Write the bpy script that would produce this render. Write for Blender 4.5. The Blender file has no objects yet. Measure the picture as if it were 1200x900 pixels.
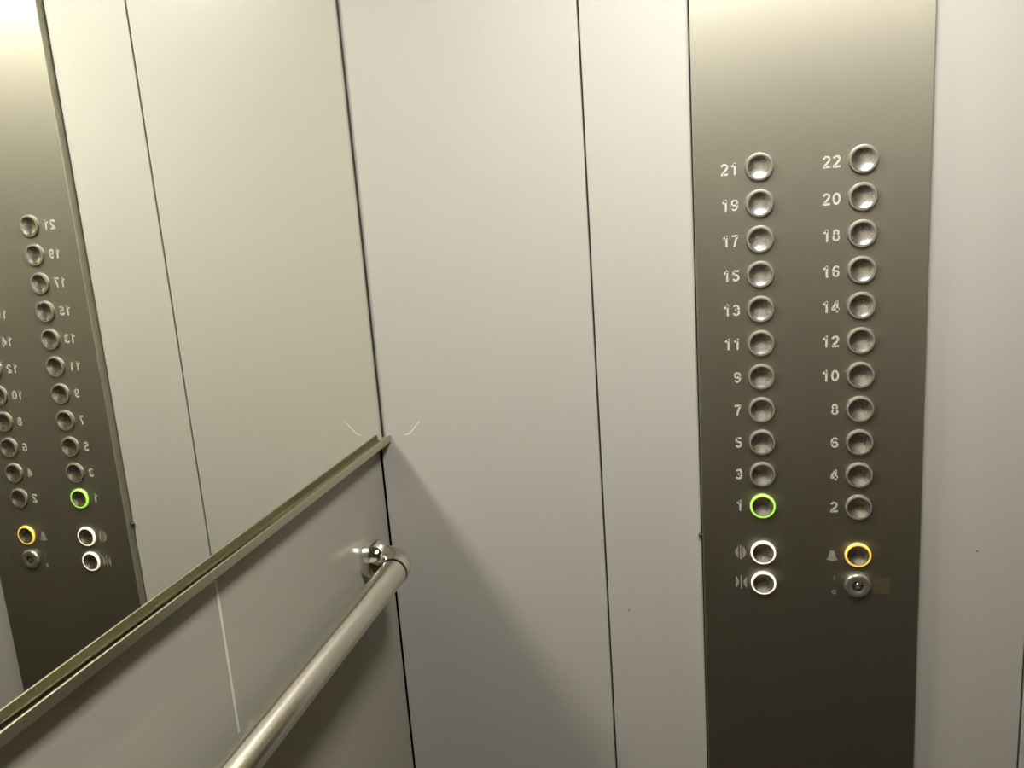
import bpy, bmesh, math, random
from mathutils import Vector, Matrix
random.seed(4)
sc = bpy.context.scene
PI = math.pi

# ------------------------------------------------------------------ camera
# x runs along the front wall away from the mirror, y into the cabin is negative, z up; button "1" is z = 0
cam_d = bpy.data.cameras.new('camera'); cam = bpy.data.objects.new('camera', cam_d)
sc.collection.objects.link(cam); sc.camera = cam
R_ = Vector((0.97223128, 0.22302647, -0.07089096)); U_ = Vector((0.02288572, 0.21086208, 0.97724788)); F_ = Vector((-0.23290036, 0.95173335, -0.19990259))
M = Matrix((R_, U_, -F_)).transposed().to_4x4(); M.translation = Vector((0.40643934, -0.94918033, 0.34781211))
cam.matrix_world = M
cam_d.sensor_width = 36.0; cam_d.lens = 961.733 / 1200 * 36; cam_d.clip_start = 0.01

# ------------------------------------------------------------------ light, world, exposure
FLOOR, CEIL = -1.18, 0.92
XR, YB = 1.25, -1.62              # right wall and back wall of the cabin
LAMP_X, LAMP_Y0, LAMP_Y1, LAMP_W = 0.49, -0.28, -0.66, 0.17
LAMP_POWER = 131.0                  # emission strength of the luminaire's diffuser
LAMP_COL = (1.0, 0.985, 0.99)
sc.view_settings.view_transform = 'Standard'; sc.view_settings.look = 'None'
sc.view_settings.gamma = 1.0; sc.view_settings.use_curve_mapping = False
sc.view_settings.exposure = 0.0
w = bpy.data.worlds.new('world'); sc.world = w; w.use_nodes = True
w.node_tree.nodes['Background'].inputs[0].default_value = (0, 0, 0, 1)
cy = sc.cycles
cy.caustics_reflective = True; cy.blur_glossy = 0.0; cy.max_bounces = 12; cy.diffuse_bounces = 6; cy.glossy_bounces = 8
cy.sample_clamp_indirect = 20.0; cy.use_denoising = True; cy.use_adaptive_sampling = False
try:
    cy.use_guiding = True
except Exception:
    pass

# ------------------------------------------------------------------ materials
def mat(name, col, rough=0.5, metal=0.0, spec=0.5, emit=None, power=0.0, noise=0.0, nscale=(20, 20, 20), bump=0.0, aniso=0.0, coat=0.0, rnoise=0.0):
    m = bpy.data.materials.new(name); m.use_nodes = True
    nt = m.node_tree; b = nt.nodes['Principled BSDF']
    b.inputs['Base Color'].default_value = (*col, 1); b.inputs['Roughness'].default_value = rough
    b.inputs['Metallic'].default_value = metal; b.inputs['Specular IOR Level'].default_value = spec
    b.inputs['Anisotropic'].default_value = aniso; b.inputs['Coat Weight'].default_value = coat
    if emit:
        b.inputs['Emission Color'].default_value = (*emit, 1); b.inputs['Emission Strength'].default_value = power
    if aniso:
        cx = nt.nodes.new('ShaderNodeCombineXYZ'); cx.inputs[0].default_value = 1.0
        nt.links.new(cx.outputs[0], b.inputs['Tangent'])
    if noise or bump or rnoise:
        tc = nt.nodes.new('ShaderNodeTexCoord'); mp = nt.nodes.new('ShaderNodeMapping'); mp.inputs['Scale'].default_value = nscale
        nz = nt.nodes.new('ShaderNodeTexNoise'); nz.inputs['Scale'].default_value = 1.0; nz.inputs['Detail'].default_value = 4.0
        nt.links.new(tc.outputs['Object'], mp.inputs[0]); nt.links.new(mp.outputs[0], nz.inputs['Vector'])
        if noise:
            mr = nt.nodes.new('ShaderNodeMapRange'); mr.inputs['To Min'].default_value = 1 - noise; mr.inputs['To Max'].default_value = 1 + noise
            mx = nt.nodes.new('ShaderNodeVectorMath'); mx.operation = 'SCALE'; mx.inputs[0].default_value = col
            nt.links.new(nz.outputs['Fac'], mr.inputs['Value']); nt.links.new(mr.outputs[0], mx.inputs['Scale']); nt.links.new(mx.outputs[0], b.inputs['Base Color'])
        if rnoise:
            mr2 = nt.nodes.new('ShaderNodeMapRange'); mr2.inputs['To Min'].default_value = rough - rnoise; mr2.inputs['To Max'].default_value = rough + rnoise
            nt.links.new(nz.outputs['Fac'], mr2.inputs['Value']); nt.links.new(mr2.outputs[0], b.inputs['Roughness'])
        if bump:
            bp = nt.nodes.new('ShaderNodeBump'); bp.inputs['Strength'].default_value = bump; bp.inputs['Distance'].default_value = 0.001
            nt.links.new(nz.outputs['Fac'], bp.inputs['Height']); nt.links.new(bp.outputs[0], b.inputs['Normal'])
    return m

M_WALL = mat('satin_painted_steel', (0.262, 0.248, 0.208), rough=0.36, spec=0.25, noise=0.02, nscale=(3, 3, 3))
M_WALL_SHADED = mat('satin_painted_steel_shaded', (0.182, 0.174, 0.136), rough=0.24, spec=0.35, noise=0.02, nscale=(3, 3, 3))  # wall paint with the left wall's shade put into its colour
M_GAP = mat('dark_joint', (0.02, 0.017, 0.010), rough=0.8)
M_STRIP = mat('pale_joint_filler', (0.33, 0.315, 0.25), rough=0.4)
M_PANEL = mat('brushed_stainless', (0.42, 0.395, 0.31), rough=0.58, metal=1.0, aniso=0.72, noise=0.03, nscale=(260, 260, 3), rnoise=0.03)
M_EDGE = mat('folded_stainless_edge', (0.36, 0.34, 0.27), rough=0.5, metal=1.0, bump=0.4, nscale=(60, 60, 60))
M_CHAN = mat('channel_steel', (0.52, 0.48, 0.36), rough=0.30, metal=1.0, rnoise=0.04, nscale=(200, 20, 200))
M_MIRROR = mat('mirror_silver', (0.93, 0.935, 0.86), rough=0.0, metal=1.0)
M_GLASSEDGE = mat('mirror_edge', (0.015, 0.013, 0.008), rough=0.6, spec=0.2)
M_CHROME = mat('polished_chrome', (0.80, 0.78, 0.72), rough=0.06, metal=1.0)
M_TUBE = mat('satin_steel_tube', (0.74, 0.70, 0.61), rough=0.20, metal=1.0, rnoise=0.03, nscale=(120, 4, 120))
M_CAP = mat('polished_button_steel', (0.76, 0.73, 0.65), rough=0.27, metal=1.0, rnoise=0.06, nscale=(90, 90, 90))
M_HOUSE = mat('button_housing_steel', (0.40, 0.38, 0.31), rough=0.38, metal=1.0)
M_HALO = mat('grey_clear_plastic', (0.12, 0.112, 0.085), rough=0.45, spec=0.3)
M_GREEN = mat('lit_green_ring', (0.3, 0.5, 0.1), rough=0.3, emit=(0.36, 1.0, 0.035), power=0.62)
M_WHITE = mat('lit_white_ring', (0.7, 0.68, 0.6), rough=0.3, emit=(1.0, 0.88, 0.66), power=0.52)
M_YELLOW = mat('lit_amber_ring', (0.6, 0.45, 0.1), rough=0.3, emit=(1.0, 0.55, 0.05), power=0.58)
M_INK = mat('cream_engraving_paint', (0.30, 0.28, 0.22), rough=0.5)
M_INKDIM = mat('worn_engraving_paint', (0.17, 0.155, 0.11), rough=0.5)
M_SCUFF = mat('fine_dark_scratch', (0.30, 0.28, 0.22), rough=0.5, metal=1.0)
M_PATCH = mat('worn_sticker_film', (0.048, 0.036, 0.018), rough=0.45)
M_MARK = mat('pale_paint_scratch', (0.45, 0.44, 0.38), rough=0.35)
M_FLOOR = mat('dark_brown_floor', (0.034, 0.021, 0.003), rough=0.5, noise=0.3, nscale=(40, 40, 40))
M_BACKLOW = mat('dark_brown_laminate', (0.032, 0.020, 0.002), rough=0.4)
M_BRONZE = mat('bronze_tinted_steel', (0.20, 0.15, 0.08), rough=0.35, metal=1.0)
M_BACK = mat('pale_back_wall_paint', (0.46, 0.425, 0.33), rough=0.4)
M_CEIL = mat('grey_ceiling', (0.22, 0.20, 0.15), rough=0.5)
M_LAMP = mat('lit_diffuser', (0.8, 0.8, 0.8), rough=0.5, emit=LAMP_COL, power=LAMP_POWER)
M_KEY = mat('satin_lock_nickel', (0.36, 0.345, 0.29), rough=0.26, metal=0.85)
M_GRIME_SHADE = mat('grimy_shaded_channel_inside', (0.085, 0.072, 0.034), rough=0.5, metal=0.2, noise=0.5, nscale=(400, 90, 400))  # dirt tone that also darkens the trough in place of shade
M_DARK = mat('dark_metal', (0.02, 0.018, 0.012), rough=0.5)

# ------------------------------------------------------------------ helpers
def obj(name, bm, m, parent=None, smooth=False, loc=(0, 0, 0)):
    me = bpy.data.meshes.new(name)
    bmesh.ops.recalc_face_normals(bm, faces=bm.faces)
    bm.to_mesh(me); bm.free()
    for k in (m if isinstance(m, (list, tuple)) else [m]): me.materials.append(k)
    if smooth:
        for f in me.polygons: f.use_smooth = True
        try: me.set_sharp_from_angle(angle=math.radians(40))
        except Exception: pass
    o = bpy.data.objects.new(name, me); sc.collection.objects.link(o); o.location = loc
    if parent: o.parent = parent
    return o
def box(bm, x0, x1, y0, y1, z0, z1, bev=0.0, seg=2, mi=0):
    t = bmesh.new()
    bmesh.ops.create_cube(t, size=1)
    bmesh.ops.scale(t, vec=(abs(x1 - x0), abs(y1 - y0), abs(z1 - z0)), verts=t.verts)
    bmesh.ops.translate(t, vec=((x0 + x1) / 2, (y0 + y1) / 2, (z0 + z1) / 2), verts=t.verts)
    if bev: bmesh.ops.bevel(t, geom=list(t.edges), offset=bev, segments=seg, affect='EDGES', profile=0.5)
    for f in t.faces: f.material_index = mi
    me = bpy.data.meshes.new('t'); t.to_mesh(me); t.free(); bm.from_mesh(me); bpy.data.meshes.remove(me)
def lathe(bm, prof, n=64, axis='-y', closed=False, cap=False):
    """prof: (radius, height); height runs along -y or +x"""
    rings = []
    for r, h in prof:
        if r < 1e-7:
            p = (0, -h, 0) if axis == '-y' else (h, 0, 0)
            rings.append([bm.verts.new(p)]); continue
        ring = []
        for i in range(n):
            a = 2 * PI * i / n; c, s = r * math.cos(a), r * math.sin(a)
            ring.append(bm.verts.new((c, -h, s) if axis == '-y' else (h, c, s)))
        rings.append(ring)
    seq = list(zip(rings, rings[1:])) + ([(rings[-1], rings[0])] if closed else [])
    for A, B in seq:
        for i in range(n):
            j = (i + 1) % n
            if len(A) == 1 and len(B) == 1: continue
            if len(A) == 1: bm.faces.new((A[0], B[j], B[i]))
            elif len(B) == 1: bm.faces.new((A[i], A[j], B[0]))
            else: bm.faces.new((A[i], A[j], B[j], B[i]))
def sweep(bm, pts, r, n=40, caps=True):
    """round tube along points; r is one radius or a list"""
    pts = [Vector(p) for p in pts]; rr = r if isinstance(r, list) else [r] * len(pts)
    up = Vector((0, 0, 1)); rings = []
    for i, p in enumerate(pts):
        d = (pts[min(i + 1, len(pts) - 1)] - pts[max(i - 1, 0)]).normalized()
        s = d.cross(up).normalized(); t = s.cross(d)
        rings.append([bm.verts.new(p + (s * math.cos(2 * PI * k / n) + t * math.sin(2 * PI * k / n)) * rr[i]) for k in range(n)])
    for A, B in zip(rings, rings[1:]):
        for k in range(n):
            bm.faces.new((A[k], A[(k + 1) % n], B[(k + 1) % n], B[k]))
    if caps:
        bm.faces.new(rings[0]); bm.faces.new(list(reversed(rings[-1])))
def slab(bm, poly, y0, y1):
    """a polygon in (x, z) given thickness from y0 to y1"""
    A = [bm.verts.new((x, y0, z)) for x, z in poly]; B = [bm.verts.new((x, y1, z)) for x, z in poly]
    n = len(poly); bm.faces.new(A); bm.faces.new(list(reversed(B)))
    for i in range(n): bm.faces.new((A[i], A[(i + 1) % n], B[(i + 1) % n], B[i]))
def ribbon(bm, path, width, y0, y1, closed=False):
    """a stroke of constant width along a path in (x, z), mitred, with thickness"""
    P = [Vector((a, b)) for a, b in path]; n = len(P); L, Rr = [], []
    for i in range(n):
        if closed: a, b = P[i - 1], P[(i + 1) % n]
        else: a, b = P[max(i - 1, 0)], P[min(i + 1, n - 1)]
        d1 = (P[i] - a).normalized() if (P[i] - a).length > 1e-9 else (b - P[i]).normalized()
        d2 = (b - P[i]).normalized() if (b - P[i]).length > 1e-9 else d1
        t = (d1 + d2).normalized(); nn = Vector((-t.y, t.x)); k = 1 / max(0.5, nn.dot(Vector((-d1.y, d1.x))))
        w_ = (width[i] if isinstance(width, list) else width) / 2 * k
        L.append(P[i] + nn * w_); Rr.append(P[i] - nn * w_)
    V = [[bm.verts.new((q.x, y, q.y)) for q in S] for S in (L, Rr) for y in (y0, y1)]
    l0, l1, r0, r1 = V
    for i in range(n if closed else n - 1):
        j = (i + 1) % n
        bm.faces.new((l0[i], l0[j], r0[j], r0[i])); bm.faces.new((l1[i], r1[i], r1[j], l1[j]))
        bm.faces.new((l0[i], l1[i], l1[j], l0[j])); bm.faces.new((r0[i], r0[j], r1[j], r1[i]))
    if not closed:
        bm.faces.new((l0[0], r0[0], r1[0], l1[0])); bm.faces.new((l0[-1], l1[-1], r1[-1], r0[-1]))
def struct(o): o['kind'] = 'structure'; return o
def thing(name, label, cat, loc=(0, 0, 0)):
    o = bpy.data.objects.new(name, None); sc.collection.objects.link(o); o.location = loc
    o['label'] = label; o['category'] = cat; o.empty_display_size = 0.05
    return o

# ------------------------------------------------------------------ the cabin shell
def sheets_x(cuts, y_face, z0, z1, gap, sgn, thick=0.0015):
    """sheet-metal panels along x with folded edges over a dark backing"""
    bm = bmesh.new()
    for a, b in zip(cuts, cuts[1:]):
        box(bm, a + gap / 2, b - gap / 2, y_face, y_face + sgn * 0.006, z0, z1, bev=0.0012, seg=3)
    box(bm, cuts[0], cuts[-1], y_face + sgn * 0.005, y_face + sgn * 0.03, z0, z1, mi=1)
    return bm
def sheets_y(cuts, x_face, z0, z1, gap, sgn):
    bm = bmesh.new()
    for a, b in zip(cuts, cuts[1:]):
        box(bm, x_face, x_face + sgn * 0.006, a + gap / 2, b - gap / 2, z0, z1, bev=0.0012, seg=3)
    box(bm, x_face + sgn * 0.005, x_face + sgn * 0.03, cuts[0], cuts[-1], z0, z1, mi=1)
    return bm
WL = -0.0061                                        # face of the left wall (the mirror stands 6 mm proud of it)
wf = struct(obj('wall_front', sheets_x([-0.0056, 0.2774, 0.3952, 0.7475, XR], 0.0, FLOOR, CEIL, 0.0022, 1), [M_WALL, M_GAP]))
wl = struct(obj('wall_left', sheets_y([YB, -1.1, -0.375, -0.0002], WL, FLOOR, CEIL, 0.002, -1), [M_WALL_SHADED, M_GAP]))
struct(obj('wall_right', sheets_y([YB, -1.1, -0.55, 0.0], XR, FLOOR, CEIL, 0.002, 1), [M_BRONZE, M_GAP]))
bm = bmesh.new()
for a, b in ((-0.006, 0.41), (0.41, 0.83), (0.83, XR)):
    box(bm, a + 0.001, b - 0.001, YB, YB - 0.006, -0.12, CEIL, bev=0.001)
    box(bm, a + 0.001, b - 0.001, YB, YB - 0.006, FLOOR, -0.123, bev=0.001, mi=2)
box(bm, -0.006, XR, YB - 0.005, YB - 0.03, FLOOR, CEIL, mi=1)
struct(obj('wall_back', bm, [M_BACK, M_GAP, M_BACKLOW]))
bm = bmesh.new(); box(bm, -0.036, XR + 0.03, YB - 0.03, 0.03, FLOOR - 0.03, FLOOR); struct(obj('floor', bm, M_FLOOR))
bm = bmesh.new(); box(bm, -0.036, XR + 0.03, YB - 0.03, 0.03, CEIL, CEIL + 0.03); struct(obj('ceiling', bm, M_CEIL))

# pale filled joint on the left wall under the mirror
bm = bmesh.new(); box(bm, WL - 0.003, WL + 0.0004, -0.3770, -0.3735, -1.0, 0.062, bev=0.0003)
obj('joint_strip', bm, M_STRIP, wl)
# hooked pale scratch on the front wall beside the end of the mirror ledge
bm = bmesh.new(); ribbon(bm, [(0.0285, 0.0860), (0.0325, 0.0858), (0.0365, 0.0878), (0.0420, 0.0938), (0.0475, 0.1000), (0.0515, 0.1040)], [0.0004, 0.0011, 0.0014, 0.0011, 0.0010, 0.0004], 0.0002, -0.00015)
obj('scratch', bm, M_MARK, wf)
# two specks of dirt on the painted sheets
for x, z in ((0.6938, -0.0549), (0.3031, -0.1438)):
    bm = bmesh.new(); bmesh.ops.create_uvsphere(bm, u_segments=10, v_segments=6, radius=0.0011)
    bmesh.ops.scale(bm, vec=(1.2, 0.3, 0.8), verts=bm.verts); obj('dirt_speck', bm, M_PATCH, wf, True, (x, 0, z))

# ------------------------------------------------------------------ ceiling luminaire
lamp = thing('ceiling_light', 'long narrow lit luminaire flush in the cabin ceiling', 'light', ((LAMP_X), (LAMP_Y0 + LAMP_Y1) / 2, CEIL))
hw, hl = LAMP_W / 2, abs(LAMP_Y1 - LAMP_Y0) / 2
bm = bmesh.new()
box(bm, -hw - 0.02, -hw, -hl - 0.02, hl + 0.02, -0.012, 0.0, bev=0.002); box(bm, hw, hw + 0.02, -hl - 0.02, hl + 0.02, -0.012, 0.0, bev=0.002)
box(bm, -hw, hw, -hl - 0.02, -hl, -0.012, 0.0, bev=0.002); box(bm, -hw, hw, hl, hl + 0.02, -0.012, 0.0, bev=0.002)
obj('frame', bm, M_EDGE, lamp)
bm = bmesh.new(); box(bm, -hw, hw, -hl, hl, -0.006, -0.001); obj('diffuser', bm, M_LAMP, lamp)

# ------------------------------------------------------------------ mirror and the channel that carries it
YM0, YM1 = -0.0015, -1.30
mir = thing('mirror', 'large wall mirror reflecting the button panel, above the slim metal ledge', 'mirror', (0, YM0, 0.0795))
bm = bmesh.new(); box(bm, -0.0058, 0.0, YM1 - YM0, 0, -0.0005, 0.74); obj('mirror_glass', bm, M_MIRROR, mir)
bm = bmesh.new(); box(bm, -0.0058, 0.0010, -0.0008, 0.0014, 0.004, 0.74); obj('edge_seal', bm, M_GLASSEDGE, mir)
# J-shaped channel: profile in (x, z), run along y, a hair lower at the near end
def channel(y0, y1, prof, drop):
    bm = bmesh.new()
    A = [bm.verts.new((x, y0, z)) for x, z in prof]; B = [bm.verts.new((x, y1, z - drop)) for x, z in prof]
    n = len(prof); bm.faces.new(A); bm.faces.new(list(reversed(B)))
    for i in range(n): bm.faces.new((A[i], A[(i + 1) % n], B[(i + 1) % n], B[i]))
    bmesh.ops.bevel(bm, geom=[e for e in bm.edges if abs(e.verts[0].co.y - e.verts[1].co.y) > 0.1], offset=0.0005, segments=3, affect='EDGES')
    return bm
led = thing('mirror_ledge', 'slim dull metal channel ledge along the bottom edge of the mirror', 'ledge', (0, 0, 0.07))
LIPX = 0.0100
prof = [(WL, 0.0070), (LIPX, 0.0070), (LIPX, 0.0160), (LIPX - 0.0014, 0.0160), (LIPX - 0.0014, 0.0085), (WL, 0.0085)]
cb = channel(-0.0004, YM1, prof, 0.0100)
bmesh.ops.recalc_face_normals(cb, faces=cb.faces)
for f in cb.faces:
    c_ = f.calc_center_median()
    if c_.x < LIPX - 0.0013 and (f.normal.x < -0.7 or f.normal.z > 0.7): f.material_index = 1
obj('channel', cb, [M_CHAN, M_GRIME_SHADE], led)

# ------------------------------------------------------------------ handrail
RX, RZ, RR, RY = 0.042, -0.0505, 0.0160, -0.074
rail = thing('handrail', 'round satin steel handrail with chrome wall mounts below the mirror', 'handrail', (0, 0, 0))
DR = 0.0165                                          # slight fall of the rail along its run
Y_END = -1.20
bm = bmesh.new()
yj = RY - 0.036
def rz(y): return RZ + (y - RY) * DR
sweep(bm, [(RX, yj, rz(yj)), (RX, Y_END + 0.036, rz(Y_END + 0.036))], RR, n=64)
obj('rail_tube', bm, M_TUBE, rail, True)
def rail_end(y, s):
    z = rz(y)
    pts = [(WL + 0.012, y, z)]; RB = 0.030
    for k in range(13):
        a = PI / 2 * k / 12
        pts.append((RX - RB + RB * math.sin(a), y - s * (RB - RB * math.cos(a)), z))
    pts.append((RX, y - s * 0.0352, z))
    bm = bmesh.new(); sweep(bm, pts, RR + 0.0008, n=56); obj('elbow', bm, M_TUBE, rail, True)
    bm = bmesh.new()
    lathe(bm, [(0.0, 0.0), (0.0238, 0.0), (0.0244, 0.0012), (0.0244, 0.0045), (0.0240, 0.0090), (0.0233, 0.0132), (0.0222, 0.0172), (0.0207, 0.0208), (0.0188, 0.0238), (0.0168, 0.0258), (0.0, 0.0258)], n=72, axis='+x')
    obj('wall_mount', bm, M_CHROME, rail, True, (WL + 0.0001, y, z))
    bm = bmesh.new()
    lathe(bm, [(RR + 0.0002, -0.0004), (RR + 0.0009, -0.0004), (RR + 0.0009, 0.0004), (RR + 0.0002, 0.0004)], n=64, closed=True)
    obj('joint_ring', bm, M_DARK, rail, True, (RX, y - s * 0.0358, z))
rail_end(RY, 1); rail_end(Y_END, -1)

# ------------------------------------------------------------------ control panel
PX0, PX1, PT = 0.3954, 0.6327, 0.0115
XL_, XR_ = 0.4640, 0.5674
PITCH = 0.038
pan = thing('elevator_control_panel', 'tall brushed steel elevator button panel with numbered floor buttons 1 to 22', 'control panel', (0, 0, 0))
bm = bmesh.new(); box(bm, PX0, PX1, -PT, -0.0002, -0.85, 0.80, bev=0.0012, seg=3)
bmesh.ops.recalc_face_normals(bm, faces=bm.faces)
for f in bm.faces:
    if abs(f.normal.x) > 0.5: f.material_index = 1
obj('face_plate', bm, [M_PANEL, M_EDGE], pan)
YF = -PT                                            # face of the plate
def button(x, z, halo=M_HALO, label=None, hlabel=None):
    bm = bmesh.new()
    lathe(bm, [(0.0112, -0.0002), (0.0150, -0.0002), (0.0150, 0.0004), (0.0148, 0.0007), (0.0144, 0.0008), (0.0143, 0.0004), (0.0112, 0.0004)], closed=True, n=56)
    b = obj('button', bm, M_HOUSE, pan, True, (x, YF, z))
    if label: b['label'] = label
    bm = bmesh.new()
    lathe(bm, [(0.0117, 0.0004), (0.0142, 0.0004), (0.0142, 0.0022), (0.0138, 0.0030), (0.0131, 0.0033), (0.0123, 0.0032), (0.0119, 0.0027)], closed=True, n=56)
    h = obj('halo_ring', bm, halo, b, True)
    if hlabel: h['label'] = hlabel
    bm = bmesh.new(); R0, dep = 0.0118, 0.0026; RS = (R0 * R0 + dep * dep) / (2 * dep)
    pr = [(0.0, 0.0034 - dep)]
    for k in range(1, 13):
        r = (R0 - 0.0003) * k / 12; pr.append((r, 0.0034 - dep + RS - math.sqrt(RS * RS - r * r)))
    pr += [(R0, 0.0033), (R0, 0.0004)]
    lathe(bm, pr, n=56); obj('button_cap', bm, M_CAP, b, True)
    return b
# numerals drawn as strokes in a box one unit high
def arc(cx, cz, rx, rz_, a0, a1, n=16):
    return [(cx + rx * math.cos(math.radians(a0 + (a1 - a0) * i / n)), cz + rz_ * math.sin(math.radians(a0 + (a1 - a0) * i / n))) for i in range(n + 1)]
T = 0.172; GW = 0.68
def glyph(ch):
    if ch == '0': return [(arc(.34, .5, .235, .405, 0, 345, 23), True)]
    if ch == '1': return [([(.40, 0), (.40, 1)], False), ([(.40, .90), (.30, .79), (.12, .70)], False)]
    if ch == '2': return [(arc(.34, .69, .225, .215, 170, -28, 14) + [(.40, .42), (.14, .15)], False), ([(.05, .093), (.63, .093)], False)]
    if ch == '3': return [(arc(.33, .71, .20, .195, 160, -80, 14) , False), (arc(.33, .305, .225, .21, 85, -165, 14), False), ([(.25, .52), (.37, .52)], False)]
    if ch == '4': return [([(.46, 0), (.46, 1)], False), ([(.42, .93), (.09, .33)], False), ([(.03, .27), (.65, .27)], False)]
    if ch == '5': return [([(.17, .907), (.60, .907)], False), ([(.20, .95), (.14, .52)], False), (arc(.33, .33, .225, .235, 135, -160, 16), False)]
    if ch == '6': return [(arc(.345, .315, .22, .22, 0, 345, 23), True), (arc(.36, .5, .25, .405, 195, 40, 14), False)]
    if ch == '7': return [([(.05, .907), (.63, .907)], False), ([(.58, .90), (.42, .62), (.32, .32), (.27, 0)], False)]
    if ch == '8': return [(arc(.34, .715, .19, .19, 0, 345, 23), True), (arc(.34, .30, .225, .21, 0, 345, 23), True)]
    if ch == '9': return [([(.68 - a, 1 - b) for a, b in p], c) for p, c in glyph('6')]
def number(txt, xr, z, h=0.0128):
    bm = bmesh.new(); adv = 0.775 * h; x0 = xr - adv * len(txt) + (adv - GW * h)
    for i, ch in enumerate(txt):
        for p, c in glyph(ch):
            ribbon(bm, [(x0 + i * adv + a * h, z - h / 2 + b * h) for a, b in p], (T * 0.84 if ch in '689' else T) * h, YF + 0.0003, YF - 0.00018, c)
    o = obj('floor_number', bm, M_INK, pan); o['label'] = 'painted cream number ' + txt
for n in range(1, 23):
    left = n % 2 == 1; x = XL_ if left else XR_; z = (n - (1 if left else 2)) / 2 * PITCH - (0 if left else 0.0006)
    if n == 1: button(x, z, M_GREEN, 'lit floor button 1 with glowing green ring', 'glowing green ring')
    else: button(x, z, label='steel button for floor %d' % n)
    number(str(n), x - 0.0215, z + 0.0002)
button(XL_, -0.0572, M_WHITE, 'door open button with white ring', 'lit white ring')
button(XL_, -0.0953, M_WHITE, 'door close button with white ring', 'lit white ring')
button(XR_, -0.0575, M_YELLOW, 'alarm button with amber ring', 'lit amber ring')
def sym(name, polys, m, label):
    bm = bmesh.new()
    for p in polys: slab(bm, p, YF + 0.0003, YF - 0.00018)
    o = obj(name, bm, m, pan); o['label'] = label
def tri(x0, x1, zc, hz): return [(x0, zc - hz), (x1, zc), (x0, zc + hz)]
def tri_t(x0, x1, zc, hz): return [(x0, zc - hz), (x1, zc - hz * .22), (x1, zc + hz * .22), (x0, zc + hz)]
c = XL_ - 0.0255; z = -0.0577
sym('door_open_symbol', [tri_t(c - 0.0024, c - 0.0062, z, 0.0082), tri_t(c + 0.0024, c + 0.0062, z, 0.0082),
    [(c - 0.0008, z - 0.0088), (c + 0.0008, z - 0.0088), (c + 0.0008, z + 0.0088), (c - 0.0008, z + 0.0088)]], M_INKDIM, 'grey outward arrows symbol')
c = XL_ - 0.0252; z = -0.0955
sym('door_close_symbol', [tri_t(c - 0.0063, c - 0.0026, z, 0.0078), tri_t(c + 0.0063, c + 0.0026, z, 0.0078),
    [(c - 0.0008, z - 0.0086), (c + 0.0008, z - 0.0086), (c + 0.0008, z + 0.0086), (c - 0.0008, z + 0.0086)]], M_INKDIM, 'grey inward arrows symbol')
c = XR_ - 0.0275; z = -0.0590
bell = [(c - 0.0044, z - 0.0035), (c - 0.0030, z + 0.0035), (c - 0.0022, z + 0.0058), (c + 0.0022, z + 0.0058), (c + 0.0030, z + 0.0035), (c + 0.0044, z - 0.0035)]
sym('alarm_bell_symbol', [bell, [(c - 0.0062, z - 0.0060), (c + 0.0062, z - 0.0060), (c + 0.0058, z - 0.0040), (c - 0.0058, z - 0.0040)],
    [(c - 0.0018, z - 0.0072), (c + 0.0018, z - 0.0072), (c + 0.0018, z - 0.0060), (c - 0.0018, z - 0.0060)]], M_INKDIM, 'grey bell symbol')
c = XR_ - 0.0250
sym('key_on_mark', [[(c - 0.0005, -0.0895), (c + 0.0005, -0.0895), (c + 0.0005, -0.0845), (c - 0.0005, -0.0845)]], M_INKDIM, 'faint upright bar mark')
bm = bmesh.new(); ribbon(bm, arc(c, -0.1045, 0.0019, 0.0022, 0, 340, 17), 0.0009, YF + 0.0003, YF - 0.00018, True)
obj('key_off_mark', bm, M_INKDIM, pan)['label'] = 'faint zero mark'
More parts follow.
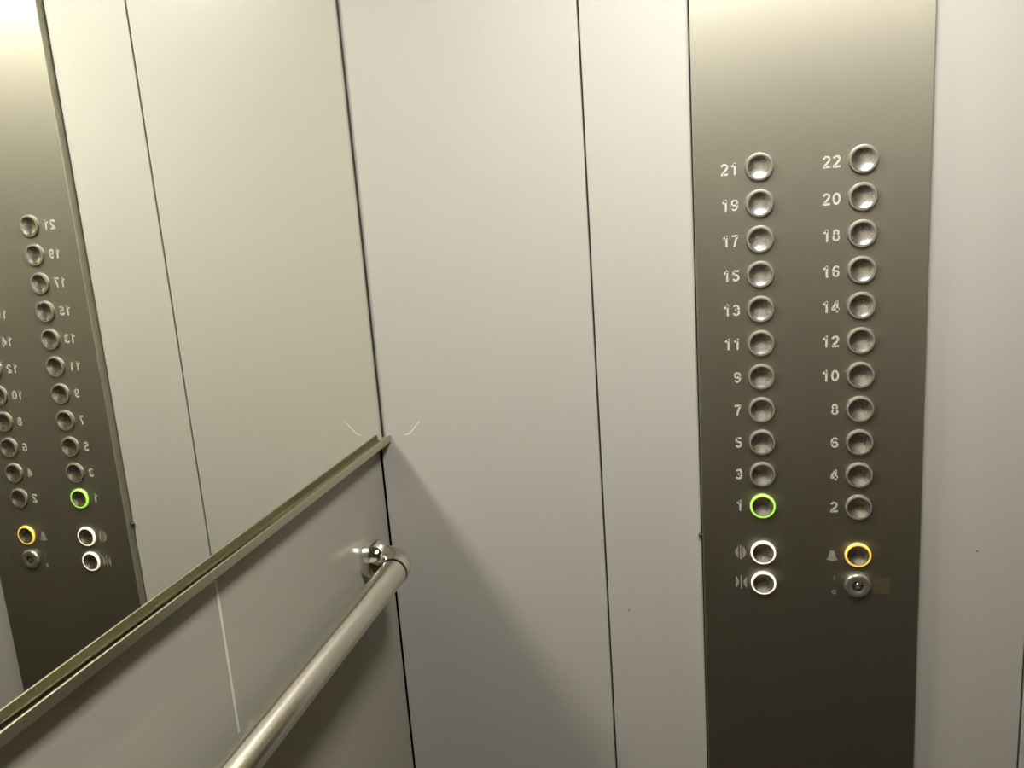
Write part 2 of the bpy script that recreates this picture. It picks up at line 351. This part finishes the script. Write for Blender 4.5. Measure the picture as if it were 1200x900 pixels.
# key switch
bm = bmesh.new()
lathe(bm, [(0.0, 0.0002), (0.0146, 0.0002), (0.0148, 0.0020), (0.0143, 0.0034), (0.0134, 0.0042), (0.0122, 0.0045), (0.0070, 0.0045), (0.0060, 0.0040), (0.0059, 0.0012), (0.0, 0.0012)], n=64)
key = obj('key_switch', bm, M_KEY, pan, True, (XR_, YF, -0.0950)); key['label'] = 'chrome key switch below the alarm button'
bm = bmesh.new()
lathe(bm, [(0.0, 0.0012), (0.0043, 0.0012), (0.0043, 0.0038), (0.0040, 0.0041), (0.0028, 0.0041), (0.0026, 0.0028), (0.0, 0.0028)], n=40)
obj('lock_barrel', bm, M_CHROME, key, True)
bm = bmesh.new(); slab(bm, [(-0.0022, -0.0014), (0.0022, -0.0014), (0.0, 0.0022)], -0.0027, -0.0040); obj('lock_pin', bm, M_HOUSE, key)
bm = bmesh.new(); lathe(bm, [(0.0044, 0.0013), (0.0061, 0.0013), (0.0061, 0.0018), (0.0044, 0.0018)], n=40, closed=True); obj('keyway_recess', bm, M_DARK, key)
# worn film beside the key switch
bm = bmesh.new(); box(bm, XR_ + 0.0145, XR_ + 0.0350, YF + 0.0001, YF - 0.00012, -0.1045, -0.0858); obj('sticker_remnant', bm, M_PATCH, pan)
# dark fixing screw in the gap at the panel's left edge
bm = bmesh.new(); bmesh.ops.create_uvsphere(bm, u_segments=14, v_segments=8, radius=0.0026)
obj('fixing_screw', bm, M_DARK, pan, True, (PX0 - 0.0022, -0.0020, -0.041))
# outlines left by old number stickers and fine scratches between the rows
bm = bmesh.new()
for k in (10, 9, 8, 7, 6):
    zz = k * PITCH; x0 = XL_ - 0.0415
    ribbon(bm, [(x0, zz - 0.004), (x0, zz + 0.0075), (x0 + 0.005, zz + 0.0095), (x0 + 0.020, zz + 0.0135)], 0.00035, YF + 0.0002, YF - 0.00006)
for i in range(14):
    cx = random.choice((XL_, XR_)) + random.uniform(-0.012, 0.018); zz = (random.randint(1, 9) + 0.5) * PITCH + random.uniform(-0.002, 0.002); l = random.uniform(0.006, 0.018)
    ribbon(bm, [(cx - l / 2, zz), (cx, zz + random.uniform(-0.0004, 0.0004)), (cx + l / 2, zz + random.uniform(-0.001, 0.0015))], 0.0003, YF + 0.0002, YF - 0.00006)
s = obj('fine_scratches', bm, M_SCUFF, pan); s['kind'] = 'stuff'
